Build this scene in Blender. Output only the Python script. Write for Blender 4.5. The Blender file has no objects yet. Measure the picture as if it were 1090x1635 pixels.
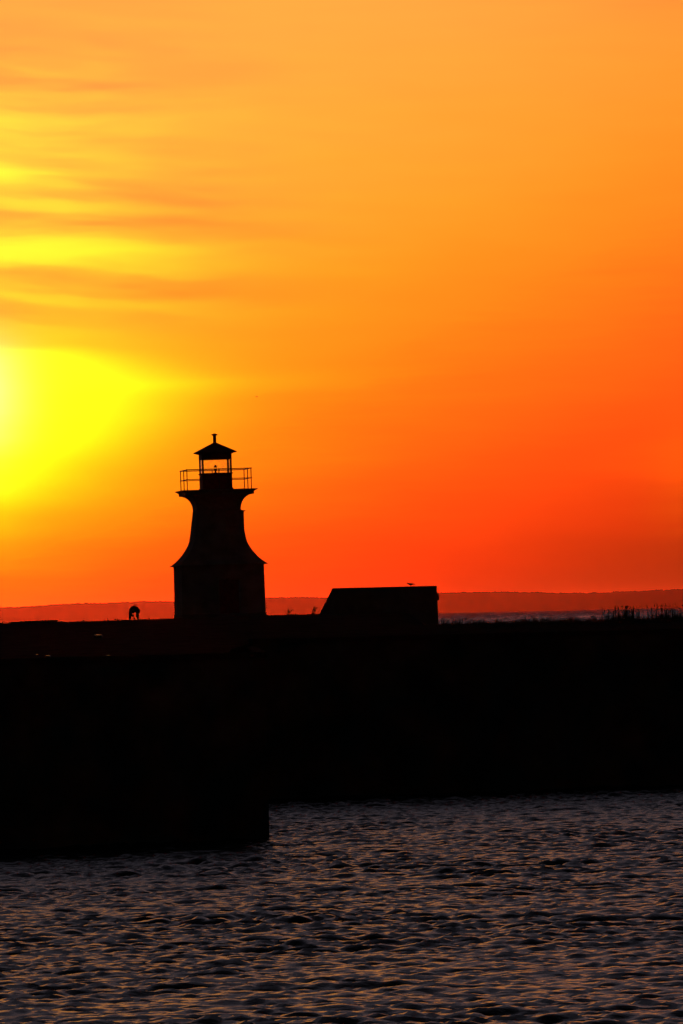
import bpy, bmesh, math, random
import numpy as np
from mathutils import Vector, Matrix

random.seed(7)
rng = np.random.default_rng(11)
R_ = math.radians
sc = bpy.context.scene
col = sc.collection

# ------------------------------------------------------------------ camera
F_PX, CXP, CYP, CAM_Z = 11000.0, 545.0, 817.5, 8.0
ROLL = R_(1.3)
PITCH = math.atan(163.7 * math.cos(ROLL) / F_PX)
FW = Vector((0, math.cos(PITCH), math.sin(PITCH)))
U0 = Vector((0, -math.sin(PITCH), math.cos(PITCH)))
R0 = Vector((1, 0, 0))
CR = R0 * math.cos(ROLL) - U0 * math.sin(ROLL)
CU = R0 * math.sin(ROLL) + U0 * math.cos(ROLL)
CAM = Vector((0, 0, CAM_Z))
camd = bpy.data.cameras.new('camera')
camd.sensor_fit = 'VERTICAL'
camd.sensor_height = 36.0
camd.sensor_width = 24.0
camd.lens = F_PX / 1635.0 * 36.0
camd.clip_start = 1.0
camd.clip_end = 150000.0
cam = bpy.data.objects.new('camera', camd)
cam.matrix_world = Matrix(((CR.x, CU.x, -FW.x, 0), (CR.y, CU.y, -FW.y, 0), (CR.z, CU.z, -FW.z, CAM_Z), (0, 0, 0, 1)))
col.objects.link(cam)
sc.camera = cam


def ray(px, py):
    return FW + CR * ((px - CXP) / F_PX) + CU * ((CYP - py) / F_PX)


def at(px, py, Y):
    """a pixel's direction carried to the ground distance Y (metres)"""
    d = ray(px, py)
    return CAM + d * (Y / d.y)


def uv(px, py):
    d = ray(px, py).normalized()
    return math.degrees(math.atan2(d.x, d.y)), math.degrees(math.asin(d.z))


# ------------------------------------------------------------------ exposure
sc.view_settings.view_transform = 'Standard'
sc.view_settings.look = 'None'
sc.view_settings.exposure = -2.0
sc.view_settings.gamma = 1.0
sc.render.engine = 'CYCLES'
sc.cycles.max_bounces = 6
sc.cycles.diffuse_bounces = 2
sc.cycles.glossy_bounces = 3
sc.cycles.transparent_max_bounces = 12
sc.cycles.volume_bounces = 0
sc.cycles.use_denoising = True

# ------------------------------------------------------------------ sun + sky
SUN_U, SUN_V = -3.05, 1.95
SUN_DIR = Vector((math.sin(R_(SUN_U)) * math.cos(R_(SUN_V)), math.cos(R_(SUN_U)) * math.cos(R_(SUN_V)), math.sin(R_(SUN_V))))
sl = bpy.data.lights.new('sun', 'SUN')
sl.energy = 4.2
sl.angle = R_(0.5)
sl.color = (1.0, 0.045, 0.008)
so = bpy.data.objects.new('sun', sl)
so.rotation_euler = SUN_DIR.to_track_quat('Z', 'Y').to_euler()
so.location = (-60, 300, 80)
col.objects.link(so)

world = bpy.data.worlds.new('World')
sc.world = world
world.use_nodes = True
nt = world.node_tree
nt.nodes.clear()
NN, NL = nt.nodes.new, nt.links.new


def M(op, a, b=None, c=None, clamp=False):
    n = NN('ShaderNodeMath')
    n.operation = op
    n.use_clamp = clamp
    for i, s in enumerate((a, b, c)):
        if s is None:
            continue
        if isinstance(s, (int, float)):
            n.inputs[i].default_value = s
        else:
            NL(s, n.inputs[i])
    return n.outputs[0]


def noise_uv(u, v, su, sv, detail=4.0, off=0.0, rough=0.5):
    cx = NN('ShaderNodeCombineXYZ')
    NL(M('MULTIPLY', u, su), cx.inputs[0])
    NL(M('MULTIPLY', v, sv), cx.inputs[1])
    cx.inputs[2].default_value = off
    n = NN('ShaderNodeTexNoise')
    n.inputs['Scale'].default_value = 1.0
    n.inputs['Detail'].default_value = detail
    n.inputs['Roughness'].default_value = rough
    NL(cx.outputs[0], n.inputs['Vector'])
    return M('SUBTRACT', n.outputs[0], 0.5)


tc = NN('ShaderNodeTexCoord')
sep = NN('ShaderNodeSeparateXYZ')
NL(tc.outputs['Generated'], sep.inputs[0])
DEG = 180 / math.pi
U = M('MULTIPLY', M('ARCTAN2', sep.outputs[0], sep.outputs[1]), DEG)
V = M('MULTIPLY', M('ARCSINE', sep.outputs[2]), DEG)
AU = M('ABSOLUTE', M('SUBTRACT', U, SUN_U))            # azimuth away from the sun
n_big = noise_uv(U, V, 0.33, 1.3, 3.0, 3.1)
n_mid = noise_uv(U, V, 0.6, 4.2, 4.0, 9.7)
n_fin = noise_uv(U, V, 1.1, 11.0, 5.0, 5.3, 0.6)
VW = M('ADD', V, M('ADD', M('MULTIPLY', n_big, 0.34), M('MULTIPLY', M('ADD', n_mid, M('MULTIPLY', n_fin, 0.25)), 0.22)))

# sunset colour by height, the colours climbing away from the sun
S = M('SUBTRACT', M('ADD', V, M('MULTIPLY', n_big, 0.40)), M('MULTIPLY', M('SUBTRACT', AU, 3.05), 0.35))
S = M('ADD', S, M('ADD', M('MULTIPLY', n_mid, 0.34), M('MULTIPLY', n_fin, 0.10)))
ramp = NN('ShaderNodeValToRGB')
ramp.color_ramp.interpolation = 'B_SPLINE'
LO, HI = -1.5, 7.0
stops = [(-1.4, (.13, .0, .002)), (-.9, (.20, .0, .002)), (-.4, (.34, .001, .002)), (0, (.60, .009, .002)), (.4, (.89, .025, .003)),
         (1.0, (1, .066, .003)), (1.6, (1, .132, .003)), (2.2, (1, .205, .004)), (3.0, (1, .295, .010)),
         (4.0, (1, .335, .030)), (5.0, (1, .34, .044)), (6.5, (1, .33, .052))]
el = ramp.color_ramp.elements
while len(el) < len(stops):
    el.new(0.5)
for e, (s, c) in zip(el, stops):
    e.position = (s - LO) / (HI - LO)
for e, (s, c) in zip(el, stops):
    e.color = (*c, 1)
NL(M('DIVIDE', M('SUBTRACT', S, LO), HI - LO, clamp=True), ramp.inputs[0])
srgb = NN('ShaderNodeSeparateColor')
NL(ramp.outputs[0], srgb.inputs[0])
RR, GG, BB = srgb.outputs


def lobe(uc, vc, su, sv, amp, pu=2.0, pv=2.0, slope=0.0, absu=True, vsrc=None):
    """a soft bank of lit cloud: elliptic falloff about (uc, vc) in degrees of sky"""
    uu = AU if absu else U
    du = M('POWER', M('DIVIDE', M('ABSOLUTE', M('SUBTRACT', uu, uc)), su), pu)
    vv = VW if vsrc is None else vsrc
    if slope:
        vv = M('SUBTRACT', vv, M('MULTIPLY', uu, slope))
    dv = M('POWER', M('DIVIDE', M('ABSOLUTE', M('SUBTRACT', vv, vc)), sv), pv)
    return M('MULTIPLY', M('EXPONENT', M('MULTIPLY', M('ADD', du, dv), -1.0)), amp)


def sig(x, w):
    return M('DIVIDE', 1.0, M('ADD', 1.0, M('EXPONENT', M('MULTIPLY', x, -1.0 / w))))


# lit break in the cloud: a wedge level with the sun, closing to a streak as it runs away from it
VB = M('ADD', V, M('ADD', M('MULTIPLY', n_big, 0.22), M('MULTIPLY', M('ADD', n_mid, M('MULTIPLY', n_fin, 0.5)), 0.12)))
wedge = M('MULTIPLY', sig(M('SUBTRACT', VB, M('ADD', 0.97, M('MULTIPLY', AU, 0.47))), 0.17),
          sig(M('SUBTRACT', M('SUBTRACT', 2.24, M('MULTIPLY', AU, 0.10)), VB), 0.045))
wedge = M('MULTIPLY', wedge, M('MULTIPLY', M('EXPONENT', M('MULTIPLY', M('POWER', M('DIVIDE', AU, 1.55), 2.0), -1.0)), 1.05))
# thin streaks of lit cloud higher up
n_str = noise_uv(U, M('ADD', V, M('ADD', M('MULTIPLY', U, 0.05), M('MULTIPLY', n_big, 0.35))), 0.42, 5.2, 5.0, 21.4, 0.62)
win = M('MULTIPLY', sig(M('SUBTRACT', V, 2.35), 0.12), sig(M('SUBTRACT', 4.7, V), 0.25))
streak = M('MULTIPLY', M('MULTIPLY', win, M('EXPONENT', M('MULTIPLY', M('POWER', M('DIVIDE', AU, 2.0), 2.0), -1.0))), M('MULTIPLY', n_str, 1.15))
lobes = [
    wedge, streak,
    lobe(0, 1.70, 1.7, 0.85, 0.34),                    # wide aureole
    lobe(0, 1.90, 2.2, 0.08, 0.22, 2.0, 2.0, 0.01),    # streak past the wedge
    lobe(0, 1.9, 1.3, 1.6, 0.14),
    lobe(0, 3.14, 1.75, 0.16, 0.46, 2.2, 2.6, -0.07),  # lit streaks above
    lobe(0, 3.70, 0.80, 0.14, 0.46, 2.0, 2.4, -0.05),
    lobe(0, 3.50, 1.15, 0.06, 0.32, 2.0, 2.4, -0.05),
    lobe(0, 4.15, 1.5, 0.20, 0.22, 2.0, 2.4, -0.06),
    lobe(1.1, 3.36, 1.1, 0.07, -0.10, 2.0, 2.0, -0.03),
    lobe(1.3, 2.72, 1.3, 0.28, -0.05, 2.0, 2.0, -0.05),
]
for l in lobes:
    GG = M('ADD', GG, l)
GG = M('MULTIPLY', GG, M('ADD', 1.0, M('MULTIPLY', n_fin, 0.15)))
GG = M('MULTIPLY', GG, M('SUBTRACT', 1.0, M('MULTIPLY', M('EXPONENT', M('MULTIPLY', M('POWER', M('DIVIDE', M('ABSOLUTE', V), 0.75), 2.0), -1.0)), 0.34)))   # thicker air low down
# wisp of lit cloud well right of the sun, dull patch above it
wisp = lobe(3.05, 1.15, 0.46, 0.42, 1.0, 2.2, 2.0, 0.0, False, M('ADD', V, M('ADD', M('MULTIPLY', n_mid, 0.4), M('MULTIPLY', n_fin, 0.35))))
wisp = M('ADD', wisp, lobe(2.55, 0.95, 0.55, 0.14, 0.35, 2.0, 2.0, 0.10, False))
GG = M('ADD', GG, M('MULTIPLY', wisp, 0.045))
RR = M('ADD', RR, M('MULTIPLY', wisp, 0.22))
veil = M('SUBTRACT', lobe(3.1, 4.68, 0.75, 0.20, 1.0, 2.0, 2.0, 0.12, False), lobe(3.1, 5.02, 1.4, 0.07, 0.5, 2.0, 2.0, 0.16, False))
RR = M('SUBTRACT', RR, M('MULTIPLY', veil, 0.16))
GG = M('SUBTRACT', GG, M('MULTIPLY', veil, 0.05))
right = M('SMOOTH_MIN', M('MAXIMUM', M('MULTIPLY', M('SUBTRACT', AU, 3.0), 0.34), 0.0), 1.0, 0.2)
GG = M('MULTIPLY', GG, M('SUBTRACT', 1.0, M('MULTIPLY', right, 0.18)))
core = lobe(0, 1.90, 0.34, 0.40, 0.36, 2.0, 2.0)
BB = M('ADD', BB, core)
GG = M('MAXIMUM', GG, 0.0)

# the glow dies away with the angle from the sun
vd = NN('ShaderNodeVectorMath')
vd.operation = 'DOT_PRODUCT'
NL(tc.outputs['Generated'], vd.inputs[0])
vd.inputs[1].default_value = SUN_DIR
TH = M('MULTIPLY', M('ARCCOSINE', M('MINIMUM', vd.outputs['Value'], 1.0)), DEG)
E = M('EXPONENT', M('DIVIDE', M('MAXIMUM', M('SUBTRACT', TH, 6.8), 0.0), -2.3))
cc = NN('ShaderNodeCombineColor')
for i, s in enumerate((RR, GG, BB)):
    NL(M('MULTIPLY', s, E), cc.inputs[i])
# and leaves a dull violet-grey twilight round it
TW = M('EXPONENT', M('MULTIPLY', M('POWER', M('DIVIDE', TH, 34.0), 2.0), -1.0))
TW = M('MULTIPLY', TW, M('SUBTRACT', 1.0, E))
mixd = NN('ShaderNodeMix')
mixd.data_type = 'RGBA'
mixd.blend_type = 'ADD'
mixd.inputs[0].default_value = 1.0
tw = NN('ShaderNodeCombineColor')
for i, k_ in enumerate((.124, .112, .152)):
    NL(M('MULTIPLY', TW, k_), tw.inputs[i])
NL(cc.outputs[0], mixd.inputs[6])
NL(tw.outputs[0], mixd.inputs[7])
bg1 = NN('ShaderNodeBackground')
NL(mixd.outputs[2], bg1.inputs[0])
bg1.inputs[1].default_value = 4.0
sky = NN('ShaderNodeTexSky')
sky.sky_type = 'NISHITA'
sky.sun_disc = False
sky.sun_elevation = R_(SUN_V)
sky.sun_rotation = R_(SUN_U)
sky.air_density = 1.0
sky.dust_density = 2.5
sky.ozone_density = 1.5
bg2 = NN('ShaderNodeBackground')
NL(sky.outputs[0], bg2.inputs[0])
SKY_STRENGTH = 0.03
bg2.inputs[1].default_value = SKY_STRENGTH
addn = NN('ShaderNodeAddShader')
NL(bg1.outputs[0], addn.inputs[0])
NL(bg2.outputs[0], addn.inputs[1])
wo = NN('ShaderNodeOutputWorld')
NL(addn.outputs[0], wo.inputs[0])
world.cycles.sampling_method = 'MANUAL'
world.cycles.sample_map_resolution = 2048


# ------------------------------------------------------------------ helpers
def tag(o, label=None, cat=None, group=None, kind=None):
    if label:
        o['label'] = label
    if cat:
        o['category'] = cat
    if group:
        o['group'] = group
    if kind:
        o['kind'] = kind
    return o


def empty(name, loc=(0, 0, 0), rz=0.0):
    o = bpy.data.objects.new(name, None)
    o.location = loc
    o.rotation_euler = (0, 0, rz)
    o.empty_display_size = 0.2
    col.objects.link(o)
    return o


class MB:
    def __init__(self):
        self.v, self.f = [], []

    def add(self, vs, fs):
        b = len(self.v)
        self.v += [tuple(v) for v in vs]
        self.f += [tuple(i + b for i in f) for f in fs]
        return self

    def box(self, x0, x1, y0, y1, z0, z1):
        return self.add([(x0, y0, z0), (x1, y0, z0), (x1, y1, z0), (x0, y1, z0), (x0, y0, z1), (x1, y0, z1), (x1, y1, z1), (x0, y1, z1)],
                        [(0, 3, 2, 1), (4, 5, 6, 7), (0, 1, 5, 4), (1, 2, 6, 5), (2, 3, 7, 6), (3, 0, 4, 7)])

    def sq(self, prof, cap=True):
        """square loft: prof = [(z, half width)]"""
        vs, fs = [], []
        for z, a in prof:
            vs += [(-a, -a, z), (a, -a, z), (a, a, z), (-a, a, z)]
        n = len(prof)
        for i in range(n - 1):
            for k in range(4):
                fs.append((i * 4 + k, i * 4 + (k + 1) % 4, i * 4 + 4 + (k + 1) % 4, i * 4 + 4 + k))
        if cap:
            fs.append((3, 2, 1, 0))
            fs.append(tuple((n - 1) * 4 + k for k in range(4)))
        return self.add(vs, fs)

    def tube(self, pts, rad, seg=8):
        pts = [Vector(p) for p in pts]
        if isinstance(rad, (int, float)):
            rad = [rad] * len(pts)
        vs, fs = [], []
        for i, p in enumerate(pts):
            t = (pts[min(i + 1, len(pts) - 1)] - pts[max(i - 1, 0)]).normalized()
            a = t.cross(Vector((0, 0, 1)) if abs(t.z) < .9 else Vector((1, 0, 0))).normalized()
            b = t.cross(a)
            for k in range(seg):
                q = 2 * math.pi * k / seg
                vs.append(p + (a * math.cos(q) + b * math.sin(q)) * rad[i])
        for i in range(len(pts) - 1):
            for k in range(seg):
                fs.append((i * seg + k, i * seg + (k + 1) % seg, (i + 1) * seg + (k + 1) % seg, (i + 1) * seg + k))
        fs.append(tuple(range(seg))[::-1])
        fs.append(tuple((len(pts) - 1) * seg + k for k in range(seg)))
        return self.add(vs, fs)

    def lathe(self, prof, seg=16, c=(0, 0)):
        vs, fs = [], []
        for z, r in prof:
            for k in range(seg):
                q = 2 * math.pi * k / seg
                vs.append((c[0] + r * math.cos(q), c[1] + r * math.sin(q), z))
        for i in range(len(prof) - 1):
            for k in range(seg):
                fs.append((i * seg + k, i * seg + (k + 1) % seg, (i + 1) * seg + (k + 1) % seg, (i + 1) * seg + k))
        fs.append(tuple(range(seg))[::-1])
        fs.append(tuple((len(prof) - 1) * seg + k for k in range(seg)))
        return self.add(vs, fs)

    def build(self, name, mat, parent=None, smooth=False, bevel=0.0):
        me = bpy.data.meshes.new(name)
        me.from_pydata(self.v, [], self.f)
        me.update()
        if smooth:
            me.polygons.foreach_set('use_smooth', [True] * len(me.polygons))
        me.materials.append(mat)
        o = bpy.data.objects.new(name, me)
        col.objects.link(o)
        if parent:
            o.parent = parent
        if bevel:
            m = o.modifiers.new('bevel', 'BEVEL')
            m.width = bevel
            m.segments = 2
        return o


def material(name, color, rough=0.8, vary=0.25, scale=3.0, spec=0.3, metal=0.0, bump=0.0, bscale=12.0, color2=None):
    m = bpy.data.materials.new(name)
    m.use_nodes = True
    t = m.node_tree
    b = t.nodes['Principled BSDF']
    b.inputs['Roughness'].default_value = rough
    b.inputs['Specular IOR Level'].default_value = spec
    b.inputs['Metallic'].default_value = metal
    tcn = t.nodes.new('ShaderNodeTexCoord')
    n = t.nodes.new('ShaderNodeTexNoise')
    n.inputs['Scale'].default_value = scale
    n.inputs['Detail'].default_value = 6
    t.links.new(tcn.outputs['Object'], n.inputs['Vector'])
    r = t.nodes.new('ShaderNodeValToRGB')
    c2 = color2 or tuple(c * (1 - vary) for c in color)
    r.color_ramp.elements[0].position = .3
    r.color_ramp.elements[1].position = .7
    r.color_ramp.elements[0].color = (*c2, 1)
    r.color_ramp.elements[1].color = (*tuple(min(1, c * (1 + vary * .4)) for c in color), 1)
    t.links.new(n.outputs[0], r.inputs[0])
    t.links.new(r.outputs[0], b.inputs['Base Color'])
    if bump:
        n2 = t.nodes.new('ShaderNodeTexNoise')
        n2.inputs['Scale'].default_value = bscale
        n2.inputs['Detail'].default_value = 5
        t.links.new(tcn.outputs['Object'], n2.inputs['Vector'])
        bm_ = t.nodes.new('ShaderNodeBump')
        bm_.inputs['Strength'].default_value = 0.7
        bm_.inputs['Distance'].default_value = bump
        t.links.new(n2.outputs[0], bm_.inputs['Height'])
        t.links.new(bm_.outputs[0], b.inputs['Normal'])
    return m


MAT = dict(
    shingle=material('weathered grey shingle', (.30, .29, .275), .95, .35, 1.2, spec=0.0, bump=.006, bscale=25),
    trim=material('weathered trim paint', (.26, .25, .24), .8, .3, 4, spec=.12, bump=.002),
    red=material('faded red paint', (.18, .03, .026), .7, .35, 3, spec=.15, bump=.002),
    iron=material('dark iron', (.05, .045, .045), .45, .3, 8, spec=.5),
    concrete=material('old concrete', (.22, .21, .19), .95, .35, .8, spec=0.0, bump=.02, bscale=5),
    wetwall=material('tide stained wall', (.13, .12, .105), .95, .5, .5, spec=0.0, bump=.05, bscale=1.6, color2=(.045, .045, .04)),
    timber=material('tarred timber', (.075, .06, .05), .95, .4, 2, spec=0.0, bump=.01),
    gravel=material('dark gravel ground', (.06, .053, .046), 1.0, .45, .7, spec=0.0, bump=.04, bscale=6),
    deck=material('worn deck', (.14, .13, .12), .8, .4, .6, bump=.02, bscale=4),
    plant=material('dry weed', (.07, .075, .035), .7, .3, 10),
    grass=material('rough grass', (.075, .08, .035), .7, .4, 2),
    stone=material('dark glint stone', (.05, .047, .045), .18, .3, 8, spec=.6, bump=.003, bscale=20),  # glossy, for the stones added to stand in for glints
    pale=material('pale stone', (.6, .58, .55), .8, .2, 9, bump=.01),
    jacket=material('dark jacket', (.035, .035, .045), .8, .3, 9, bump=.004),
    trouser=material('dark trousers', (.03, .032, .04), .85, .3, 9, bump=.004),
    skin=material('skin', (.42, .26, .19), .5, .1, 9),
    hair=material('hair', (.03, .02, .015), .6, .2, 30),
    shoe=material('dark shoe', (.02, .02, .02), .5, .2, 10),
    gull=material('grey gull feathers', (.30, .30, .31), .8, .3, 12, color2=(.12, .12, .13)),
    beak=material('beak', (.35, .22, .05), .5, .1, 10),
    hill=material('distant woods', (.020, .025, .015), .95, .15, .0005, spec=.0),
)


def glass_mat():
    m = bpy.data.materials.new('salt stained glass')
    m.use_nodes = True
    t = m.node_tree
    t.nodes.clear()
    out = t.nodes.new('ShaderNodeOutputMaterial')
    tr = t.nodes.new('ShaderNodeBsdfTransparent')
    tl = t.nodes.new('ShaderNodeBsdfTranslucent')
    gl = t.nodes.new('ShaderNodeBsdfGlossy')
    gl.inputs['Roughness'].default_value = .03
    tl.inputs[0].default_value = (.9, .9, .85, 1)
    tcn = t.nodes.new('ShaderNodeTexCoord')
    n = t.nodes.new('ShaderNodeTexNoise')
    n.inputs['Scale'].default_value = 5
    n.inputs['Detail'].default_value = 8
    t.links.new(tcn.outputs['Object'], n.inputs['Vector'])
    r = t.nodes.new('ShaderNodeValToRGB')
    r.color_ramp.elements[0].position = .35
    r.color_ramp.elements[0].color = (.02, .02, .02, 1)
    r.color_ramp.elements[1].position = .75
    r.color_ramp.elements[1].color = (.12, .12, .12, 1)
    t.links.new(n.outputs[0], r.inputs[0])
    mx = t.nodes.new('ShaderNodeMixShader')
    t.links.new(r.outputs[0], mx.inputs[0])
    t.links.new(tr.outputs[0], mx.inputs[1])
    t.links.new(tl.outputs[0], mx.inputs[2])
    fr = t.nodes.new('ShaderNodeFresnel')
    fr.inputs[0].default_value = 1.45
    mx2 = t.nodes.new('ShaderNodeMixShader')
    fm = t.nodes.new('ShaderNodeMath')
    fm.operation = 'MULTIPLY'
    fm.inputs[1].default_value = .3
    t.links.new(fr.outputs[0], fm.inputs[0])
    t.links.new(fm.outputs[0], mx2.inputs[0])
    t.links.new(mx.outputs[0], mx2.inputs[1])
    t.links.new(gl.outputs[0], mx2.inputs[2])
    t.links.new(mx2.outputs[0], out.inputs[0])
    return m


MAT['glass'] = glass_mat()


def water_mat():
    m = bpy.data.materials.new('dark sea water')
    m.use_nodes = True
    t = m.node_tree
    b = t.nodes['Principled BSDF']
    b.inputs['Base Color'].default_value = (.004, .007, .010, 1)
    b.inputs['IOR'].default_value = 1.333
    b.inputs['Roughness'].default_value = .19
    tcn = t.nodes.new('ShaderNodeTexCoord')
    mp = t.nodes.new('ShaderNodeMapping')
    mp.inputs['Scale'].default_value = (0.5, 1.0, 1)
    mp.inputs['Rotation'].default_value = (0, 0, .12)
    t.links.new(tcn.outputs['Object'], mp.inputs[0])
    prev = None
    for sc_, dist in ((21.0, .0045), (8.0, .014), (2.8, .034)):
        n = t.nodes.new('ShaderNodeTexNoise')
        n.inputs['Scale'].default_value = sc_
        n.inputs['Detail'].default_value = 3
        n.inputs['Roughness'].default_value = .55
        t.links.new(mp.outputs[0], n.inputs['Vector'])
        bp = t.nodes.new('ShaderNodeBump')
        bp.inputs['Strength'].default_value = 1.0
        bp.inputs['Distance'].default_value = dist
        t.links.new(n.outputs[0], bp.inputs['Height'])
        if prev:
            t.links.new(prev.outputs[0], bp.inputs['Normal'])
        prev = bp
    t.links.new(prev.outputs[0], b.inputs['Normal'])
    return m


MAT['water'] = water_mat()

# ------------------------------------------------------------------ water
# harbour chop from a wind-wave spectrum, with the crests pinched together
NX, NY, DX, DY = 640, 1500, 0.10, 0.128
PX0, PY0 = -NX * DX / 2, 118.0
RMS, LPEAK = 0.042, 2.4


def wave_patch():
    kx = np.fft.fftfreq(NX, DX) * 2 * np.pi
    ky = np.fft.fftfreq(NY, DY) * 2 * np.pi
    KX, KY = np.meshgrid(kx, ky)
    K = np.sqrt(KX ** 2 + KY ** 2)
    K[0, 0] = 1e-6
    kp = 2 * np.pi / LPEAK
    spec = np.exp(-1.1 * (kp / K) ** 2) / K ** 3.05
    wd = np.array((0.22, -0.975))
    c = (KX * wd[0] + KY * wd[1]) / K
    spec *= (0.015 + np.abs(c) ** 5.0)
    spec[K > 2 * np.pi / 0.26] = 0
    spec[0, 0] = 0
    h = (rng.normal(size=K.shape) + 1j * rng.normal(size=K.shape)) * np.sqrt(spec)
    z = np.fft.ifft2(h).real
    s = RMS / z.std()
    z *= s
    dx = np.fft.ifft2(1j * KX / K * h).real * s
    dy = np.fft.ifft2(1j * KY / K * h).real * s
    # gusts: patches of steeper and calmer chop
    g = np.fft.ifft2(np.fft.fft2(rng.normal(size=K.shape)) * np.exp(-(K * 3.0) ** 2 / 2)).real
    g = 1.0 + 0.24 * np.clip(g / g.std(), -.6, 2.6)
    ex = np.clip(np.minimum(np.arange(NX), NX - 1 - np.arange(NX)) / 16, 0, 1)
    ey = np.clip(np.minimum(np.arange(NY), NY - 1 - np.arange(NY)) / 16, 0, 1)
    w = g * ex[None, :] * ey[:, None]
    X, Y = np.meshgrid(PX0 + np.arange(NX) * DX, PY0 + np.arange(NY) * DY)
    return np.stack([X - 0.55 * dx * w, Y - 0.55 * dy * w, z * w], -1).reshape(-1, 3)


def grid_faces(nx, ny, base=0):
    i = np.arange(nx * ny).reshape(ny, nx)
    return np.stack([i[:-1, :-1], i[:-1, 1:], i[1:, 1:], i[1:, :-1]], -1).reshape(-1, 4) + base


p1 = wave_patch()
f1 = grid_faces(NX, NY)
# open sea far beyond the breakwater: swell seen edge-on
FX, NR = 480, 190
tt = np.linspace(-0.075, 0.075, FX)
YS = 486.0
yr = np.geomspace(YS, 58900, NR)
rows_y, rows_h = [], []
for i_r, y_r in enumerate(yr):
    ln = 2.2 + 1.6 * rng.random()
    hr = np.abs(rng.normal(size=FX)) * 0.5 + 0.25
    hr = hr * 0.6 + np.roll(hr, 1) * 0.4
    hr *= (0.75 + y_r / 36000) * min(1.0, 0.25 + y_r / 4000)
    ln *= min(1.0, 0.3 + y_r / 4300)
    k_s = np.interp(np.arange(FX), np.arange(0, FX + 40, 9), rng.random(len(np.arange(0, FX + 40, 9))))
    hr *= 0.7 + 0.9 * k_s
    for f_, o_ in ((0, 0), (.55, .38), (1.0, .75), (0.1, 1.6)):
        rows_y.append(y_r + ln * o_)
        rows_h.append(hr * f_)
yy = np.array(rows_y)
hh = np.array(rows_h)
FY = len(yy)
T2, Y2 = np.meshgrid(tt, yy)
hh[0] = hh[-1] = 0
hh[:, 0] = hh[:, -1] = 0
Y3 = Y2 + np.interp(np.arange(FX), np.arange(0, FX + 20, 5), rng.normal(size=len(np.arange(0, FX + 20, 5))))[None, :] * np.minimum(3.0, Y2 / 1500)
Y3[0], Y3[-1] = YS, 59000
p2 = np.stack([T2 * Y2, Y3, hh], -1).reshape(-1, 3)
f2 = grid_faces(FX, FY, len(p1))
XR, XL = PX0 + (NX - 1) * DX, PX0
YF = PY0 + (NY - 1) * DY
BIG = 90000.0
quads = [[(-BIG, -2000), (BIG, -2000), (BIG, PY0), (-BIG, PY0)],
         [(-BIG, PY0), (XL, PY0), (XL, YF), (-BIG, YF)],
         [(XR, PY0), (BIG, PY0), (BIG, YF), (XR, YF)],
         [(-BIG, YF), (BIG, YF), (BIG, YS), (-BIG, YS)],
         [(-BIG, YS), (-.075 * YS, YS), (-.075 * 59000, 59000), (-BIG, 59000)],
         [(.075 * YS, YS), (BIG, YS), (BIG, 59000), (.075 * 59000, 59000)],
         [(-BIG, 59000), (BIG, 59000), (BIG, BIG), (-BIG, BIG)]]
p3 = np.array([(x, y, 0) for q in quads for x, y in q], float)
f3 = np.arange(len(p3)).reshape(-1, 4) + len(p1) + len(p2)
P = np.concatenate([p1, p2, p3])
Fc = np.concatenate([f1, f2, f3])
me = bpy.data.meshes.new('water')
me.vertices.add(len(P))
me.vertices.foreach_set('co', P.astype(np.float32).ravel())
me.loops.add(Fc.size)
me.loops.foreach_set('vertex_index', Fc.astype(np.int32).ravel())
me.polygons.add(len(Fc))
me.polygons.foreach_set('loop_start', (np.arange(len(Fc)) * 4).astype(np.int32))
me.polygons.foreach_set('loop_total', np.full(len(Fc), 4, np.int32))
me.update(calc_edges=True)
me.polygons.foreach_set('use_smooth', np.ones(len(Fc), bool))
me.materials.append(MAT['water'])
water = bpy.data.objects.new('water', me)
col.objects.link(water)
tag(water, kind='structure')

# ------------------------------------------------------------------ far shore: wooded hills across the bay
HD = 60000.0
ctrl = [(-400, 973), (-150, 974), (0, 969.5), (30, 969), (55, 967.5), (80, 965), (110, 963.8), (135, 962.6), (170, 962.5), (205, 961), (225, 959.2),
        (276, 960.4), (350, 956.5), (430, 953.8), (480, 952.8), (520, 954), (600, 950.5), (650, 948), (700, 946.2), (760, 945), (810, 944.3),
        (850, 945.5), (900, 946.8), (960, 946), (1010, 943.8), (1060, 941.2), (1090, 940.5), (1200, 939), (1400, 941), (1700, 946)]
cpx = np.array([c[0] for c in ctrl], float)
cpy = np.array([c[1] for c in ctrl], float)
sx = np.arange(-400, 1700, 1.1)
sy = np.interp(sx, cpx, cpy)
tree = rng.normal(size=len(sx)) * 0.32 + np.repeat(rng.normal(size=len(sx) // 6 + 1), 6)[:len(sx)] * 0.28
tree += np.where(rng.random(len(sx)) < .05, -rng.random(len(sx)) * 1.3, 0)
vs, fs = [], []
for i, (x, y) in enumerate(zip(sx, sy)):
    top = at(x, y + tree[i], HD)
    base_back = Vector((top.x, HD + 2500, -0.5))
    zb = at(x, y, HD).z
    vs += [(top.x, HD - 900, -0.5), (top.x, HD - 400, zb * .6), (top.x, HD - 110, zb - 13.0), tuple(top), (top.x, HD + 900, zb * .8), tuple(base_back)]
for i in range(len(sx) - 1):
    for k in range(5):
        fs.append((i * 6 + k, i * 6 + 6 + k, i * 6 + 7 + k, i * 6 + 1 + k))
hills = MB().add(vs, fs).build('hills', MAT['hill'])
tag(hills, kind='structure')

# ------------------------------------------------------------------ breakwater ground and wharf
# plan: a near arm (front A-B), a return at B-C, then the long face C-E
def waterline(px, py):
    d = ray(px, py)
    t = -CAM_Z / d.z
    return CAM.x + d.x * t, CAM.y + d.y * t


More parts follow.
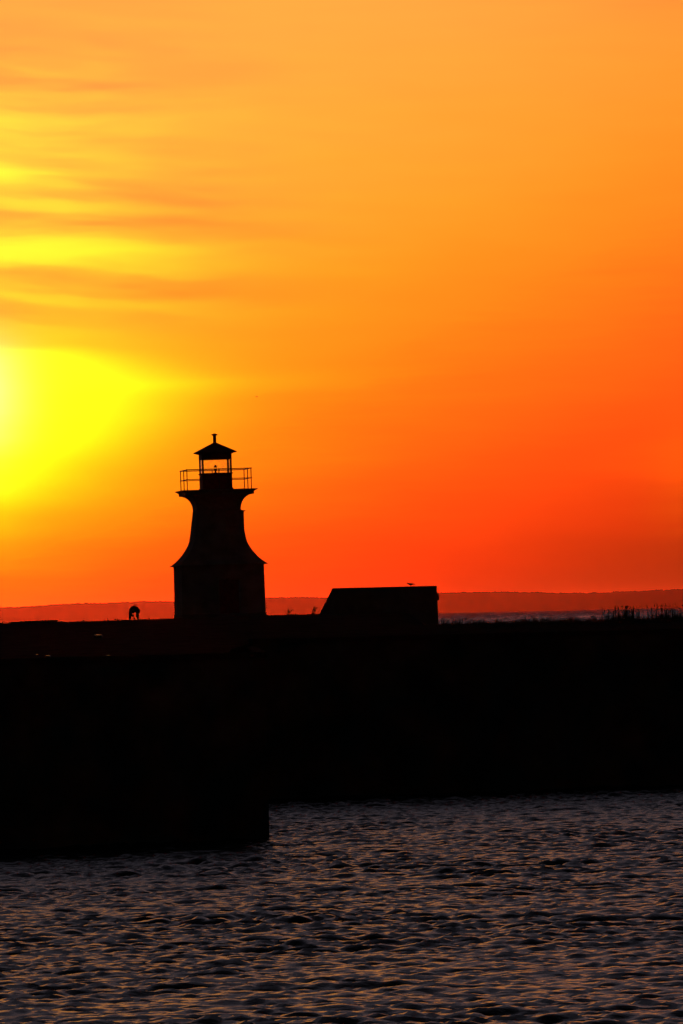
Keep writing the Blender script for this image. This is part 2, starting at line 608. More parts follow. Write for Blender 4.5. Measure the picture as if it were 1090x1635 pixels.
B_ = waterline(430, 1340)
_a = waterline(0, 1359)
A_ = (-60.0, B_[1] + (-60.0 - B_[0]) * (B_[1] - _a[1]) / (B_[0] - _a[0]))
_c, _e = waterline(430, 1277), waterline(1090, 1254)
_k = (_e[1] - _c[1]) / (_e[0] - _c[0])
CX = B_[0] - 1.2
C_ = (CX, _c[1] + _k * (CX - _c[0]))
E_ = (62.0, _c[1] + _k * (62.0 - _c[0]))


def near_y(x):
    return A_[1] + (x - A_[0]) * (B_[1] - A_[1]) / (B_[0] - A_[0])


def far_y(x):
    return C_[1] + (x - C_[0]) * (E_[1] - C_[1]) / (E_[0] - C_[0])


def sstep(a, b, x):
    t = min(1, max(0, (x - a) / (b - a)))
    return t * t * (3 - 2 * t)


def hnoise(x, y):
    return (math.sin(x * 1.3 + 2.1 * math.sin(y * .37)) * .5 + math.sin(x * 3.7 + y * .9) * .3 + math.sin(x * 7.9 - y * 2.3) * .2)


def ground_z(x, y):
    crest = 7.90 + .14 * sstep(-20, -3, x)
    edge = sstep(3.6, 5.7, x)
    berm = 6.55 + (crest - 6.55) * sstep(300, 424, y)
    berm = berm * (1 - edge) + min(berm, 6.6) * edge
    berm -= 9.5 * sstep(449, 478, y)
    d = y - far_y(x)
    low = 6.85 + .52 * sstep(2, 34, d) - 9.0 * sstep(42, 66, d)
    if x < CX:
        low = 6.55 - 8 * sstep(449, 478, y)
    n = hnoise(x, y) * (.03 + .03 * edge)
    return max(low, berm) + n


def ground_grid(name, xs, y0f, ys):
    vs, fs = [], []
    for x in xs:
        a = y0f(x) + .25
        for t in ys:
            y = a + (480 - a) * t
            vs.append((x, y, ground_z(x, y)))
    n = len(ys)
    for i in range(len(xs) - 1):
        for j in range(n - 1):
            fs.append((i * n + j, i * n + n + j, i * n + n + j + 1, i * n + j + 1))
    return vs, fs


ysl = [i / 150 for i in range(151)]
gm = MB()
xs1 = list(np.arange(-60, -24, 1.5)) + list(np.arange(-24, CX - .05, .25)) + [CX]
gm.add(*ground_grid('g', xs1, near_y, ysl))
xs2 = [CX] + list(np.arange(CX + .2, 26, .25)) + list(np.arange(26, 62.1, 1.5))
gm.add(*ground_grid('g', xs2, far_y, ysl))
side = [B_[1] + .4 + (C_[1] - B_[1] + .2) * i / 40 for i in range(41)]      # strip behind the return wall
sv_ = []
for y in side:
    xs_ = B_[0] + (C_[0] - B_[0]) * (y - B_[1]) / (C_[1] - B_[1])
    sv_ += [(CX - .02, y, ground_z(CX - .02, y)), (xs_ - .05, y, ground_z(CX - .02, y))]
gm.add(sv_, [(2 * i, 2 * i + 1, 2 * i + 3, 2 * i + 2) for i in range(40)])
ground = gm.build('ground', MAT['gravel'], smooth=True)
tag(ground, kind='structure')

wharf = empty('wharf', (B_[0], B_[1], 0))
tag(wharf, 'long dark wharf wall rising from the water below the lighthouse', 'wharf')


def wall_run(p, q, z0, z1, th, n):
    """a wall face cut into lifts, slightly uneven, with its thickness behind"""
    mb = MB()
    p, q = Vector((*p, 0)), Vector((*q, 0))
    d = (q - p).normalized()
    nrm = Vector((-d.y, d.x, 0))
    zs = [z0, .8, 1.9, 3.1, 4.3, 5.5, z1]
    vs, fs = [], []
    cols = n + 1
    for z in zs:
        for i in range(cols):
            w = p + d * ((q - p).length * i / n) + nrm * (random.uniform(0, .05) if 0 < i < n else 0)
            vs.append((w.x - B_[0], w.y - B_[1], z))
    for r in range(len(zs) - 1):
        for i in range(n):
            fs.append((r * cols + i, r * cols + i + 1, r * cols + cols + i + 1, r * cols + cols + i))
    b = len(vs)
    for i in range(cols):
        w = p + d * ((q - p).length * i / n) + nrm * th
        vs.append((w.x - B_[0], w.y - B_[1], z1))
        vs.append((w.x - B_[0], w.y - B_[1], z0))
    top = (len(zs) - 1) * cols
    for i in range(n):
        fs.append((top + i, top + i + 1, b + 2 * i + 2, b + 2 * i))
        fs.append((b + 2 * i, b + 2 * i + 2, b + 2 * i + 3, b + 2 * i + 1))
    return mb.add(vs, fs)


def coping(p, q, z0, z1, w):
    mb = MB()
    p, q = Vector((*p, 0)), Vector((*q, 0))
    L = (q - p).length
    d = (q - p).normalized()
    nrm = Vector((-d.y, d.x, 0))
    s = 0.0
    out = []
    while s < L - .2:
        e = min(L, s + 4.0)
        a, b = p + d * (s + .01), p + d * (e - .01)
        vs = []
        for z in (z0, z1):
            for pt in (a - nrm * .06, b - nrm * .06, b + nrm * w, a + nrm * w):
                vs.append((pt.x - B_[0], pt.y - B_[1], z))
        out.append(vs)
        s = e
    return out


BOXF = [(0, 3, 2, 1), (4, 5, 6, 7), (0, 1, 5, 4), (1, 2, 6, 5), (2, 3, 7, 6), (3, 0, 4, 7)]
for (p, q, zt, n) in ((A_, B_, 6.50, 40), (B_, C_, 6.50, 34), (C_, E_, 6.80, 50)):
    wall_run(p, q, -3.0, zt, .5, n).build('wall_face', MAT['wetwall'], wharf)
    for vs in coping(p, q, zt, zt + .22, .34):
        MB().add(vs, BOXF).build('coping_timber', MAT['timber'], wharf)

# ------------------------------------------------------------------ lighthouse
LD = 440.0
lb = at(351.2, 987.0, LD)
LZ = ground_z(lb.x, LD)
LK = 1.0 / 25.0
lh = empty('lighthouse', (lb.x, LD, LZ - .02), R_(7))
lh.rotation_euler = (0, R_(-0.5), R_(7))
tag(lh, 'squat wooden lighthouse with flared skirt and railed square lantern', 'lighthouse')


def a_of(z, prof):
    for (z0, a0), (z1, a1) in zip(prof, prof[1:]):
        if z <= z1:
            return a0 + (a1 - a0) * (z - z0) / (z1 - z0)
    return prof[-1][1]


def shingled(prof, step=.13, lap=.022):
    out = []
    z = prof[0][0]
    zt = prof[-1][0]
    while z < zt - 1e-6:
        z2 = min(zt, z + step)
        out += [(z, a_of(z, prof) + lap), (z2, a_of(z2, prof) + .004)]
        z = z2
    return out


MB().sq([(-.4, 2.71), (.22, 2.69), (.25, 2.66)]).build('foundation', MAT['concrete'], lh)
MB().sq(shingled([(.24, 2.645), (3.34, 2.615)])).build('base_wall', MAT['shingle'], lh)
skirt = [(3.33, 2.83), (3.48, 2.62), (3.72, 2.36), (4.04, 2.10), (4.36, 1.885), (4.68, 1.725), (4.92, 1.655), (5.24, 1.60)]
MB().sq([(3.29, 2.63), (3.29, 2.835)] + shingled(skirt, .12, .016)).build('flared_skirt', MAT['shingle'], lh)
MB().sq(shingled([(5.24, 1.60), (5.88, 1.515), (6.4, 1.445), (6.84, 1.392)], .13, .018)).build('tower_wall', MAT['shingle'], lh)
cov = [(6.83, 1.40), (6.86, 1.40)]
for i in range(0, 13):
    q = i / 12 * math.pi / 2
    cov.append((6.86 + .92 * math.sin(q), 1.40 + .80 * (1 - math.cos(q)) * .93))
cov += [(7.80, 2.19), (7.98, 2.20)]
MB().sq(cov).build('cove_cornice', MAT['trim'], lh)
deck = MB().sq([(7.982, 2.23), (8.05, 2.34), (8.06, 2.40), (8.125, 2.40)]).build('gallery_deck', MAT['trim'], lh)

# door and window on the front, hooded window on the side
door = MB().box(-.62, .62, -2.70, -2.55, .24, 2.36).build('door', MAT['red'], lh)
MB().box(-.74, -.622, -2.74, -2.6, .24, 2.36).add([], []).box(.622, .74, -2.74, -2.6, .24, 2.36).box(-.74, .74, -2.742, -2.6, 2.362, 2.48).build('door_frame', MAT['trim'], door)
for z0, z1 in ((.4, 1.1), (1.25, 2.2)):
    for x0, x1 in ((-.52, -.06), (.06, .52)):
        MB().box(x0, x1, -2.716, -2.69, z0, z1).build('door_panel', MAT['red'], door)
MB().tube([(.48, -2.71, 1.18), (.48, -2.77, 1.18)], .03).build('handle', MAT['iron'], door)
door.location = (.35, 0, 0)


def window(parent, w, h, d, lip=.08):
    """local: faces -y, centred on x, sill at z 0"""
    o = MB().box(-w, -w + .1, -d, 0, 0, h).box(w - .1, w, -d, 0, 0, h).box(-w + .1, w - .1, -d, 0, h - .1, h).box(-w + .1, w - .1, -d, 0, 0, .1).build('window', MAT['trim'], parent)
    MB().box(-w + .1, w - .1, -d * .6, -d * .6 + .03, .1, h - .1).build('pane', MAT['glass'], o)
    MB().box(-.02, .02, -d * .75, -d * .62, .1, h - .1).box(-w + .1, w - .1, -d * .74, -d * .63, h * .5 - .02, h * .5 + .02).build('glazing_bar', MAT['trim'], o)
    MB().box(-w - .06, w + .06, -d - lip, 0, -.06, -.002).build('sill', MAT['trim'], o)
    MB().add([(-w - .1, -d - .10, h + .002), (w + .1, -d - .10, h + .002), (w + .1, 0, h + .002), (-w - .1, 0, h + .002),
              (-w - .1, -d - .10, h + .05), (w + .1, -d - .10, h + .05), (w + .1, 0, h + .14), (-w - .1, 0, h + .14)], BOXF).build('hood', MAT['trim'], o)
    return o


w1 = window(lh, .34, .95, .30)
w1.location = (.75, -1.36, 5.78)
w2 = window(lh, .36, 1.02, .335, .0)
w2.rotation_euler = (0, 0, R_(90))
w2.location = (1.36, 0, 5.68)

# gallery railing
RA, ZD, ZT, ZM = 2.05, 8.125, 9.42, 8.80
posts = [(sx_ * RA, sy_ * RA) for sx_ in (-1, 0, 1) for sy_ in (-1, 0, 1) if (sx_, sy_) != (0, 0)]
pm = MB().tube([(0, 0, 0), (0, 0, ZT - ZD + .04)], .032, 6)
first = None
for x, y in posts:
    if first is None:
        first = pm.build('railing_post', MAT['iron'], lh)
        o = first
    else:
        o = first.copy()
        col.objects.link(o)
        o.parent = lh
    o.location = (x, y, ZD)
for zz, rr in ((ZT, .034), (ZM, .028)):
    for (x0, y0), (x1, y1) in (((-RA, -RA), (RA, -RA)), ((RA, -RA), (RA, RA)), ((RA, RA), (-RA, RA)), ((-RA, RA), (-RA, -RA))):
        dxx, dyy = (x1 - x0) / (2 * RA) * .06, (y1 - y0) / (2 * RA) * .06
        MB().tube([(x0 - dxx, y0 - dyy, zz), (x1 + dxx, y1 + dyy, zz)], rr, 6).build('handrail' if zz == ZT else 'guard_rail', MAT['iron'], lh)

# lantern
LA = .955
MB().sq([(8.126, LA + .05), (8.22, LA + .05), (8.24, LA), (9.12, LA)]).build('lantern_wall', MAT['red'], lh)
MB().sq([(9.122, LA + .02), (9.15, LA + .05), (9.19, LA + .05), (9.20, LA)]).build('lantern_sill', MAT['red'], lh)
for x in (-1, 1):
    for y in (-1, 1):
        MB().box(min(x * LA, x * (LA - .11)), max(x * LA, x * (LA - .11)), min(y * LA, y * (LA - .11)), max(y * LA, y * (LA - .11)), 9.201, 10.06).build('lantern_post', MAT['red'], lh)
for k in range(4):
    g = MB().box(-LA + .112, LA - .112, -LA + .035, -LA + .043, 9.203, 10.058).build('lantern_pane', MAT['glass'], lh)
    g.rotation_euler = (0, 0, k * math.pi / 2)
hd = MB()
i_, o_ = LA - .09, LA + .004
hd.box(-o_, o_, -o_, -i_, 10.062, 10.42).box(-o_, o_, i_, o_, 10.062, 10.42).box(-o_, -i_, -i_ + .001, i_ - .001, 10.062, 10.42).box(i_, o_, -i_ + .001, i_ - .001, 10.062, 10.42)
hd.build('lantern_header', MAT['red'], lh)
roof = MB().sq([(10.422, 1.02), (10.46, 1.13), (10.49, 1.25), (10.535, 1.275), (11.14, .11), (11.16, .10)]).build('lantern_roof', MAT['red'], lh)
vent = MB().lathe([(11.10, .125), (11.13, .108), (11.62, .106)], 14).build('roof_vent', MAT['red'], roof)
MB().lathe([(11.60, .12), (11.625, .225), (11.65, .235), (11.72, .10), (11.74, .03)], 14).build('vent_cap', MAT['red'], roof)
lamp = MB().lathe([(9.06, .16), (9.22, .15), (9.24, .06), (9.38, .055), (9.40, .10), (9.43, .10)], 14).build('lamp', MAT['iron'], lh)
MB().lathe([(9.432, .085), (9.50, .095), (9.56, .085)], 14).build('lamp_lens', MAT['glass'], lamp)
MB().lathe([(9.562, .11), (9.585, .10), (9.66, .065), (9.72, .06)], 14).build('lamp_cap', MAT['iron'], lamp)

# ------------------------------------------------------------------ concrete block with one sloping end
BD = 420.0
q0, q1, q2 = at(509, 981.5, BD), at(530.5, 938.6, BD), at(697, 935.3, BD)
blk = empty('concrete_block', (q0.x, BD, 6.3))
tag(blk, 'massive dark concrete block with one sloping end, gull on its top', 'concrete block')
bl = q2.x - q0.x
hz = q2.z - 6.3
sl_top = q1.x - q0.x
slope = sl_top / (q1.z - q0.z)
bx0 = -slope * (q0.z - 6.3)
dpt = 4.2
vs = []
for y in (0, dpt):
    vs += [(bx0, y, 0), (bl + .09, y, 0), (bl, y, hz - .16), (sl_top - slope * .16, y, hz - .16)]
body = MB().add(vs, [(0, 1, 2, 3), (5, 4, 7, 6), (1, 5, 6, 2), (4, 0, 3, 7), (3, 2, 6, 7), (4, 5, 1, 0)]).build('block_body', MAT['concrete'], blk, bevel=.02)
MB().add([(sl_top - slope * .16 - .01, -.03, hz - .158), (bl + .015, -.03, hz - .158), (bl + .015, dpt + .03, hz - .158), (sl_top - slope * .16 - .01, dpt + .03, hz - .158),
          (sl_top, -.03, hz), (bl + .01, -.03, hz), (bl + .01, dpt + .03, hz), (sl_top, dpt + .03, hz)], BOXF).build('top_slab', MAT['concrete'], blk, bevel=.015)
fz = at(699, 953.5, BD).z - 6.3
MB().box(bl + .02, bl + .14, .9, 1.3, fz - .18, fz + .12).tube([(bl + .08, 1.1, fz + .12), (bl + .02, 1.1, fz + .3)], .03).build('wall_fixture', MAT['iron'], blk)

# ------------------------------------------------------------------ person bending down
def skin_obj(name, verts, edges, mat, parent, root=0, sub=2):
    me_ = bpy.data.meshes.new(name)
    me_.from_pydata([v[:3] for v in verts], edges, [])
    me_.materials.append(mat)
    o = bpy.data.objects.new(name, me_)
    col.objects.link(o)
    o.parent = parent
    m = o.modifiers.new('skin', 'SKIN')
    m.use_smooth_shade = True
    for i, v in enumerate(verts):
        sv = me_.skin_vertices[0].data[i]
        r = v[3]
        sv.radius = (r, r) if not isinstance(r, tuple) else r
        sv.use_root = (i == root)
    s = o.modifiers.new('sub', 'SUBSURF')
    s.levels = sub
    s.render_levels = sub
    return o


PD = 428.0
pp = at(214.2, 989, PD)
person = empty('person', (pp.x, PD, ground_z(pp.x, PD)))
tag(person, 'person in dark clothes bending down with feet apart, reaching to the ground', 'person')
pv = [(0, .06, .80, .135),                                             # 0 pelvis
      (0, -.08, .82, .12), (.0, -.22, .74, .13), (-.01, -.32, .64, .085), (-.02, -.37, .58, .055),   # 1-4 spine, neck
      (-.03, -.41, .55, .085), (-.03, -.46, .49, .085), (-.03, -.47, .43, .05),                         # 5-7 head
      (-.12, .05, .80, .10), (-.25, -.01, .47, .07), (-.27, .05, .10, .05), (-.27, .03, .05, .045), (-.29, -.16, .03, .035),   # 8-12 left leg
      (.12, .05, .80, .10), (.22, -.01, .47, .07), (.24, .06, .10, .05), (.24, .04, .05, .045), (.27, -.15, .03, .035),        # 13-17 right leg
      (-.20, -.25, .66, .07), (-.20, -.36, .42, .045), (-.02, -.40, .20, .033), (.03, -.41, .13, .036),                            # 18-21 arm to the ground
      (.22, -.25, .68, .07), (.31, -.20, .54, .045), (.25, -.12, .46, .035), (.23, -.09, .42, .034)]                               # 22-25 arm on the thigh
pe = [(0, 1), (1, 2), (2, 3), (3, 4), (4, 5), (5, 6), (6, 7), (0, 8), (8, 9), (9, 10), (10, 11), (11, 12), (0, 13), (13, 14), (14, 15), (15, 16), (16, 17),
      (2, 18), (18, 19), (19, 20), (20, 21), (2, 22), (22, 23), (23, 24), (24, 25)]
for base, dirv, side in ((21, Vector((.35, -.05, -.93)), Vector((.9, .1, .3))), (25, Vector((-.15, .1, -.98)), Vector((.95, .1, -.1)))):
    b0 = Vector(pv[base][:3])
    for k, (off, ln) in enumerate(((-.026, .075), (-.009, .085), (.009, .08), (.026, .065))):
        i = len(pv)
        m1 = b0 + side.normalized() * off + dirv.normalized() * ln * .5
        m2 = b0 + side.normalized() * off + dirv.normalized() * ln + Vector((0, .012, 0))
        pv.append((*m1, .009))
        pv.append((*m2, .008))
        pe += [(base, i), (i, i + 1)]
    i = len(pv)
    pv.append((*(b0 + side.normalized() * .045 + dirv.normalized() * .015), .010))
    pv.append((*(b0 + side.normalized() * .055 + dirv.normalized() * .05), .008))
    pe += [(base, i), (i, i + 1)]
skin_obj('body', pv, pe, MAT['skin'], person)
skin_obj('trousers', [(0, .06, .75, .11), (-.12, .05, .74, .13), (-.25, -.01, .47, .10), (-.27, .05, .10, .082), (.12, .05, .74, .13), (.22, -.01, .47, .10), (.24, .06, .10, .082)],
         [(0, 1), (1, 2), (2, 3), (0, 4), (4, 5), (5, 6)], MAT['trouser'], person)
skin_obj('jacket', [(0, .10, .74, .15), (0, .02, .79, .165), (0, -.08, .79, .165), (.0, -.22, .70, .19), (-.01, -.34, .60, .12), (-.21, -.25, .66, .115), (-.215, -.36, .42, .075), (-.02, -.40, .21, .05),
                    (.23, -.25, .67, .115), (.325, -.20, .54, .075), (.25, -.12, .46, .055)],
         [(0, 1), (1, 2), (2, 3), (3, 4), (3, 5), (5, 6), (6, 7), (3, 8), (8, 9), (9, 10)], MAT['jacket'], person)
skin_obj('hair', [(-.03, -.44, .59, .085), (-.03, -.495, .52, .088), (-.03, -.51, .45, .06)], [(0, 1), (1, 2)], MAT['hair'], person)
for x, yb, yf, xf in ((-.27, .08, -.16, -.29), (.24, .09, -.15, .27)):
    skin_obj('shoe', [(x, yb, .05, .05), (x, yb - .08, .06, .058), (xf, yf, .04, .045), (xf, yf - .05, .035, .03)], [(0, 1), (1, 2), (2, 3)], MAT['shoe'], person)

# ------------------------------------------------------------------ gulls
GD = BD + 1.2
gp = at(655.5, 937, GD)
gull = empty('gull', (gp.x, GD, q2.z + .004))
tag(gull, 'small gull standing on top of the concrete block', 'gull')


def ring_loft(rings, seg=12):
    vs, fs = [], []
    for (x, z, ry, rz) in rings:
        for k in range(seg):
            q = 2 * math.pi * k / seg
            vs.append((x, ry * math.cos(q), z + rz * math.sin(q)))
    for i in range(len(rings) - 1):
        for k in range(seg):
            fs.append((i * seg + k, i * seg + (k + 1) % seg, (i + 1) * seg + (k + 1) % seg, (i + 1) * seg + k))
    fs.append(tuple(range(seg)))
    fs.append(tuple((len(rings) - 1) * seg + k for k in range(seg))[::-1])
    return MB().add(vs, fs)


ring_loft([(-.225, .178, .012, .012), (-.20, .182, .032, .030), (-.165, .180, .04, .038), (-.13, .168, .042, .042), (-.09, .145, .06, .06), (-.02, .130, .082, .077),
           (.06, .135, .08, .07), (.13, .145, .055, .05), (.18, .140, .035, .03), (.24, .120, .028, .014), (.29, .108, .02, .006)]).build('gull_body', MAT['gull'], gull, smooth=True)
ring_loft([(-.22, .176, .010, .012), (-.25, .172, .008, .009), (-.272, .166, .003, .004)], 6).build('beak', MAT['beak'], gull)
for s_ in (-1, 1):
    ring_loft([(-.07, .150, .008, .03), (.0, .148, .012, .05), (.1, .150, .010, .04), (.2, .138, .006, .016), (.27, .124, .003, .005)], 8).build('folded_wing', MAT['gull'], gull, smooth=True).location = (0, s_ * .075, 0)
    MB().tube([(.0, s_ * .03, .075), (.01, s_ * .03, .004)], .013, 5).box(-.04, .012, s_ * .03 - .018, s_ * .03 + .018, 0, .005).build('leg', MAT['beak'], gull)

FD = 1500.0
fb = at(409.3, 633.5, FD)
fly = empty('flying_bird', tuple(fb))
fly.rotation_euler = (R_(12), R_(25), R_(50))
tag(fly, 'tiny dark bird flying in the open sky above the lighthouse', 'bird')
ring_loft([(-.24, .0, .01, .01), (-.19, .005, .035, .035), (-.1, 0, .06, .06), (.03, 0, .065, .06), (.14, .0, .035, .03), (.26, 0, .03, .008)]).build('bird_body', MAT['gull'], fly, smooth=True)
for s_ in (-1, 1):
    MB().add([(-.08, s_ * .04, .02), (.08, s_ * .04, .02), (.1, s_ * .32, .14), (-.06, s_ * .3, .15), (.2, s_ * .6, .05), (.17, s_ * .61, .055),
              (-.08, s_ * .04, .0), (.08, s_ * .04, .01), (.1, s_ * .32, .13), (-.06, s_ * .3, .135), (.2, s_ * .6, .04), (.17, s_ * .61, .045)],
             [(0, 1, 2, 3), (3, 2, 4, 5), (6, 9, 8, 7), (9, 11, 10, 8), (0, 3, 9, 6), (1, 7, 8, 2), (3, 5, 11, 9), (2, 8, 10, 4), (0, 6, 7, 1), (4, 10, 11, 5)]).build('wing', MAT['gull'], fly)

# ------------------------------------------------------------------ things on the breakwater
SD = 424.0
s0, s1 = at(15, 996, SD), at(91, 992.5, SD)
gz = ground_z((s0.x + s1.x) / 2, SD)
slab = empty('low_slab', (s0.x, SD, gz))
tag(slab, 'low flat slab with a tapering end lying on the breakwater crest', 'slab')
L = s1.x - s0.x
zt = at(90, 990.0, SD).z - gz
MB().add([(0, 0, -.15), (L, 0, -.15), (L, 1.4, -.15), (0, 1.4, -.15), (0, 0, zt * .55), (L, 0, zt), (L, 1.4, zt), (0, 1.4, zt * .55), (L * .45, 0, zt), (L * .45, 1.4, zt)],
         [(0, 3, 2, 1), (0, 1, 5, 8, 4), (2, 3, 7, 9, 6), (1, 2, 6, 5), (3, 0, 4, 7), (4, 8, 9, 7), (8, 5, 6, 9)]).build('slab_body', MAT['concrete'], slab, bevel=.02)
MB().box(L * .70, L * .82, -.03, -.002, zt * .25, zt * .55).build('glint_plate', MAT['iron'], slab)  # plate added to stand in for a glint on the slab

for i, (px, py, hp, lab) in enumerate([(4.5, 996.5, 4.2, 'thin short stake standing past the tapering end of the low slab'),
                                       (132.8, 991.5, 2.0, 'short stub post on the crest between the low slab and the bending person'),
                                       (171.5, 990.2, 4.0, 'taller thin stake on the crest, beside two stubs near the bending person'),
                                       (183.2, 989.8, 2.0, 'low stub post between the taller stake and the bending person'),
                                       (187.8, 989.6, 2.2, 'low stub post next to the bending person'),
                                       (238.0, 988.8, 2.4, 'short stub post between the bending person and the lighthouse')]):
    c = at(px, py, 430)
    z = ground_z(c.x, 430)
    h = hp / 25.6
    st = empty('stake', (c.x, 430, z - .03))
    tag(st, lab, 'stake', 'stakes along the breakwater crest')
    r = .022 if hp > 3 else .04
    MB().tube([(0, 0, -.1), (.005, 0, h * .6), (.01, 0, h + .04)], [r, r * .95, r * .8], 7).build('stake_shaft', MAT['timber'], st)
    MB().lathe([(h + .035, r * 1.25), (h + .06, r * 1.2), (h + .07, r * .5)], 8, (.01, 0)).build('stake_cap', MAT['iron'], st)


def weed(px, py, Y, h, n, lab, spread=.5):
    c = at(px, py, Y)
    w = empty('weed', (c.x, Y, ground_z(c.x, Y) - .02))
    tag(w, lab, 'weed', 'weeds beside the concrete block')
    st, lf = MB(), MB()
    for i in range(n):
        a = random.uniform(0, 2 * math.pi)
        lean = random.uniform(.1, spread)
        hh_ = h * random.uniform(.6, 1.0)
        p = [Vector((math.cos(a) * lean * hh_ * t * t + .022 * i - .011 * n, math.sin(a) * lean * hh_ * t * .6, hh_ * t)) for t in (0, .35, .7, 1)]
        st.tube(p, [.012, .010, .008, .006], 5)
        for k in range(16):
            t = random.uniform(.2, 1)
            j = min(2, int(t * 3))
            b = p[j].lerp(p[j + 1], t * 3 - j if t < 1 else 1)
            q = random.uniform(0, 6.28)
            dr = Vector((math.cos(q), math.sin(q), random.uniform(.1, .9))).normalized() * random.uniform(.03, .07) * (h / .4)
            sd = dr.cross(Vector((0, 0, 1))).normalized() * .020 * (h / .4)
            lf.add([b, b + dr * .5 + sd, b + dr, b + dr * .5 - sd], [(0, 1, 2, 3)])
    st.build('stem', MAT['plant'], w)
    lf.build('leaves', MAT['plant'], w)


weed(460.5, 982.5, 423, .42, 9, 'leafless looking weed on the crest between lighthouse and concrete block', .8)
weed(500.5, 981.5, 421.5, .50, 10, 'bushy weed at the foot of the concrete block\'s sloping end', .9)
weed(471, 982, 424, .14, 5, 'tiny weed between the two larger weeds by the concrete block', .7)
weed(709, 990, 338, .42, 9, 'straggly weed at the far wharf beside the upright end of the concrete block', .7)

# pale stones and litter, plus dark stones added for glints, on the wharf edge
def stone(px, py, Y, wpx, mat, lab, grp, flat=.6):
    c = at(px, py, Y)
    k = Y / F_PX
    z = ground_z(c.x, Y)
    bm = bmesh.new()
    bmesh.ops.create_icosphere(bm, subdivisions=2, radius=1)
    w = wpx * k / 2
    for v in bm.verts:
        n = 1 + .22 * math.sin(v.co.x * 5 + px) * math.cos(v.co.y * 4 + py) + random.uniform(-.06, .06)
        v.co = Vector((v.co.x * w, v.co.y * w * .8, v.co.z * w * flat)) * n
        v.co.z = min(v.co.z, w * flat * .55 + v.co.y * .05)      # top cut flat and tipped towards the camera to catch a glint
    me_ = bpy.data.meshes.new('stone')
    bm.to_mesh(me_)
    bm.free()
    me_.materials.append(mat)
    o = bpy.data.objects.new('stone', me_)
    o.location = (c.x, Y, z + w * flat * .6)
    col.objects.link(o)
    tag(o, lab, 'stone', grp)


def deck_y(px, py):
    """distance along a pixel's ray to the ground"""
    d = ray(px, py)
    Y = 232.0
    while Y < 470:
        p = CAM + d * (Y / d.y)
        fy = near_y(p.x) if p.x < CX else far_y(p.x)
        if Y > fy + .8 and p.z <= ground_z(p.x, Y):
            return Y
        Y += .25
    return 300.0


for px, py, w, lab in ((134, 1053, 9, 'single stone added for a glint on the near arm of the wharf, close to its edge'),
                       (157, 1018, 14, 'largest dark glint stone, added well back from the edge of the wharf'),
                       (172, 1049, 8, 'stone added for a glint near the wharf edge, below the bending person'),
                       (76, 1050, 10, 'bigger of two added glint stones lying together near the wharf edge'),
                       (59, 1047, 6, 'smaller of two added glint stones lying together near the wharf edge')):
    stone(px, py, deck_y(px, py), w, MAT['stone'], lab, 'added glint stones on the wharf', .55)
for px, py, w, lab in ((819, 1012.5, 9, 'flat pale stone on the far wharf, the one closest to the concrete block'),
                       (890, 1010, 7, 'pale stone lying alone midway along the grassy far wharf'),
                       (967, 1008, 6, 'bigger of two pale stones together below the tall grass'),
                       (973, 1009, 5, 'smaller of two pale stones together below the tall grass')):
    stone(px, py, deck_y(px, py), w, MAT['pale'], lab, 'pale stones on the far wharf', .35)

# ------------------------------------------------------------------ rough grass along the far wharf
def blades(mb, x, y, z, h, n, spread, width, lean):
    for i in range(n):
        bx, by = x + random.gauss(0, spread), y + random.gauss(0, spread * .6)
        a = random.uniform(0, 6.28)
        l = abs(random.gauss(0, lean)) * h
        hh_ = h * random.uniform(.45, 1.0)
        dx_, dy_ = math.cos(a) * l, math.sin(a) * l
        q = random.uniform(-.6, .6)
        wx, wy = math.cos(q) * width, math.sin(q) * width
        mb.add([(bx - wx, by - wy, z - .03), (bx + wx, by + wy, z - .03), (bx + dx_ * .4 + wx * .8, by + dy_ * .4 + wy * .8, z + hh_ * .6), (bx + dx_ * .4 - wx * .8, by + dy_ * .4 - wy * .8, z + hh_ * .6),
                (bx + dx_, by + dy_, z + hh_)], [(0, 1, 2, 3), (3, 2, 4)])


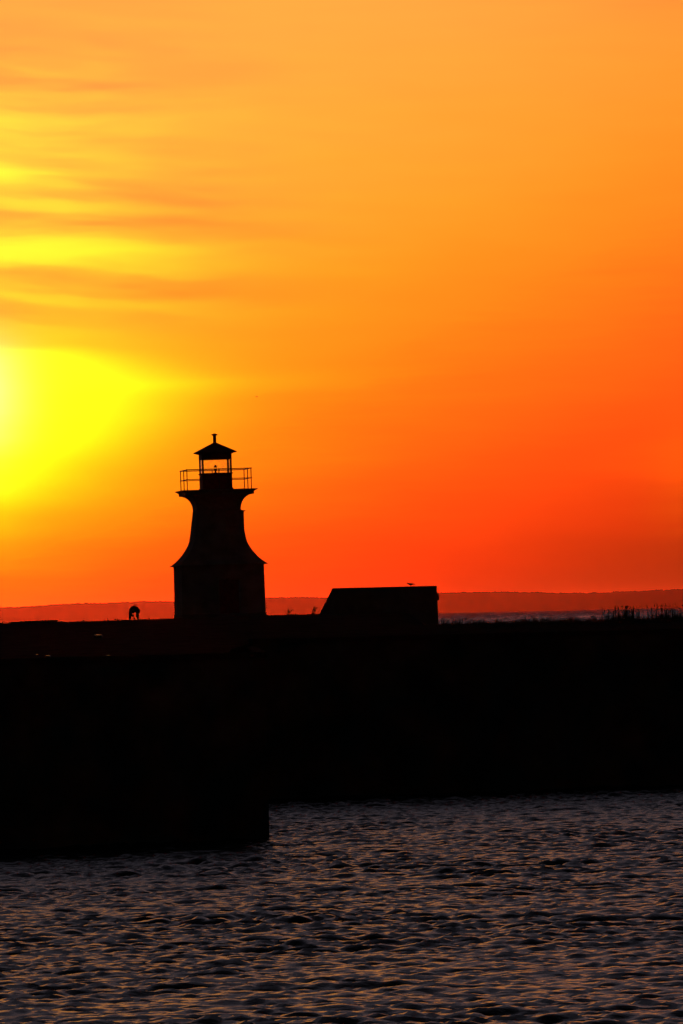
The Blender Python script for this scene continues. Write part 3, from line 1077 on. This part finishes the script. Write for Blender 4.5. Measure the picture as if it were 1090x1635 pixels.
gb = MB()
for i in range(900):
    x = random.uniform(4.5, 24)
    y = far_y(x) + random.uniform(22, 40)
    h = random.choice((.08, .10, .13, .16, .22)) * random.uniform(.7, 1.2)
    blades(gb, x, y, ground_z(x, y), h, random.randint(5, 12), .09, .006, .5)
for i in range(130):                                  # taller tufts
    x = random.uniform(5.0, 22)
    y = far_y(x) + random.uniform(30, 36)
    blades(gb, x, y, ground_z(x, y), random.uniform(.20, .46), 8, .10, .009, .5)
g_o = gb.build('grass', MAT['grass'])
tag(g_o, 'rough low grass along the far wharf', 'grass', kind='stuff')

for px, n, hp, lab in ((993, 60, 24, 'clump of tall seeding grass on the far wharf, nearer the concrete block'),
                       (1064, 54, 27, 'clump of tall seeding grass with the longest stalks, farthest from the concrete block')):
    Y = far_y((px - CXP) / F_PX * 340) + 33
    c = at(px, 988, Y)
    z = ground_z(c.x, Y)
    cl = empty('tall_grass', (c.x, Y, z))
    tag(cl, lab, 'grass clump', 'tall grass clumps on the far wharf')
    bmb, hb = MB(), MB()
    for i in range(n):
        bx, by = random.gauss(0, .42), random.gauss(0, .3)
        h = hp * Y / F_PX * random.uniform(.5, 1.02)
        a = random.uniform(-.10, .10)
        tip = Vector((bx + a * h, by + random.uniform(-.05, .05), h))
        bmb.tube([(bx, by, -.05), (bx + a * h * .4, by, h * .5), tuple(tip)], [.011, .009, .007], 4)
        if random.random() < .6:
            hb.tube([tip - Vector((0, 0, .10)), tip - Vector((0, 0, .03)), tip + Vector((a * .05, 0, .05))], [.008, .022, .006], 5)
    blades(bmb, 0, 0, 0, .45, 130, .42, .008, .25)
    bmb.build('stalks', MAT['grass'], cl)
    hb.build('seed_heads', MAT['grass'], cl)

# ------------------------------------------------------------------ sea haze, thickening over the far shore
hz_ = MB().box(-92000, 92000, -2500, 92000, -6.0, 230.0)
hm = bpy.data.materials.new('sea haze')
hm.use_nodes = True
ht = hm.node_tree
ht.nodes.clear()
ho = ht.nodes.new('ShaderNodeOutputMaterial')
pvn = ht.nodes.new('ShaderNodeVolumePrincipled')
pvn.inputs['Color'].default_value = (.95, .93, .92, 1)
pvn.inputs['Density'].default_value = 8.2e-7
pvn.inputs['Anisotropy'].default_value = .9
ht.links.new(pvn.outputs[0], ho.inputs['Volume'])
haze = hz_.build('haze', hm)
tag(haze, kind='stuff')
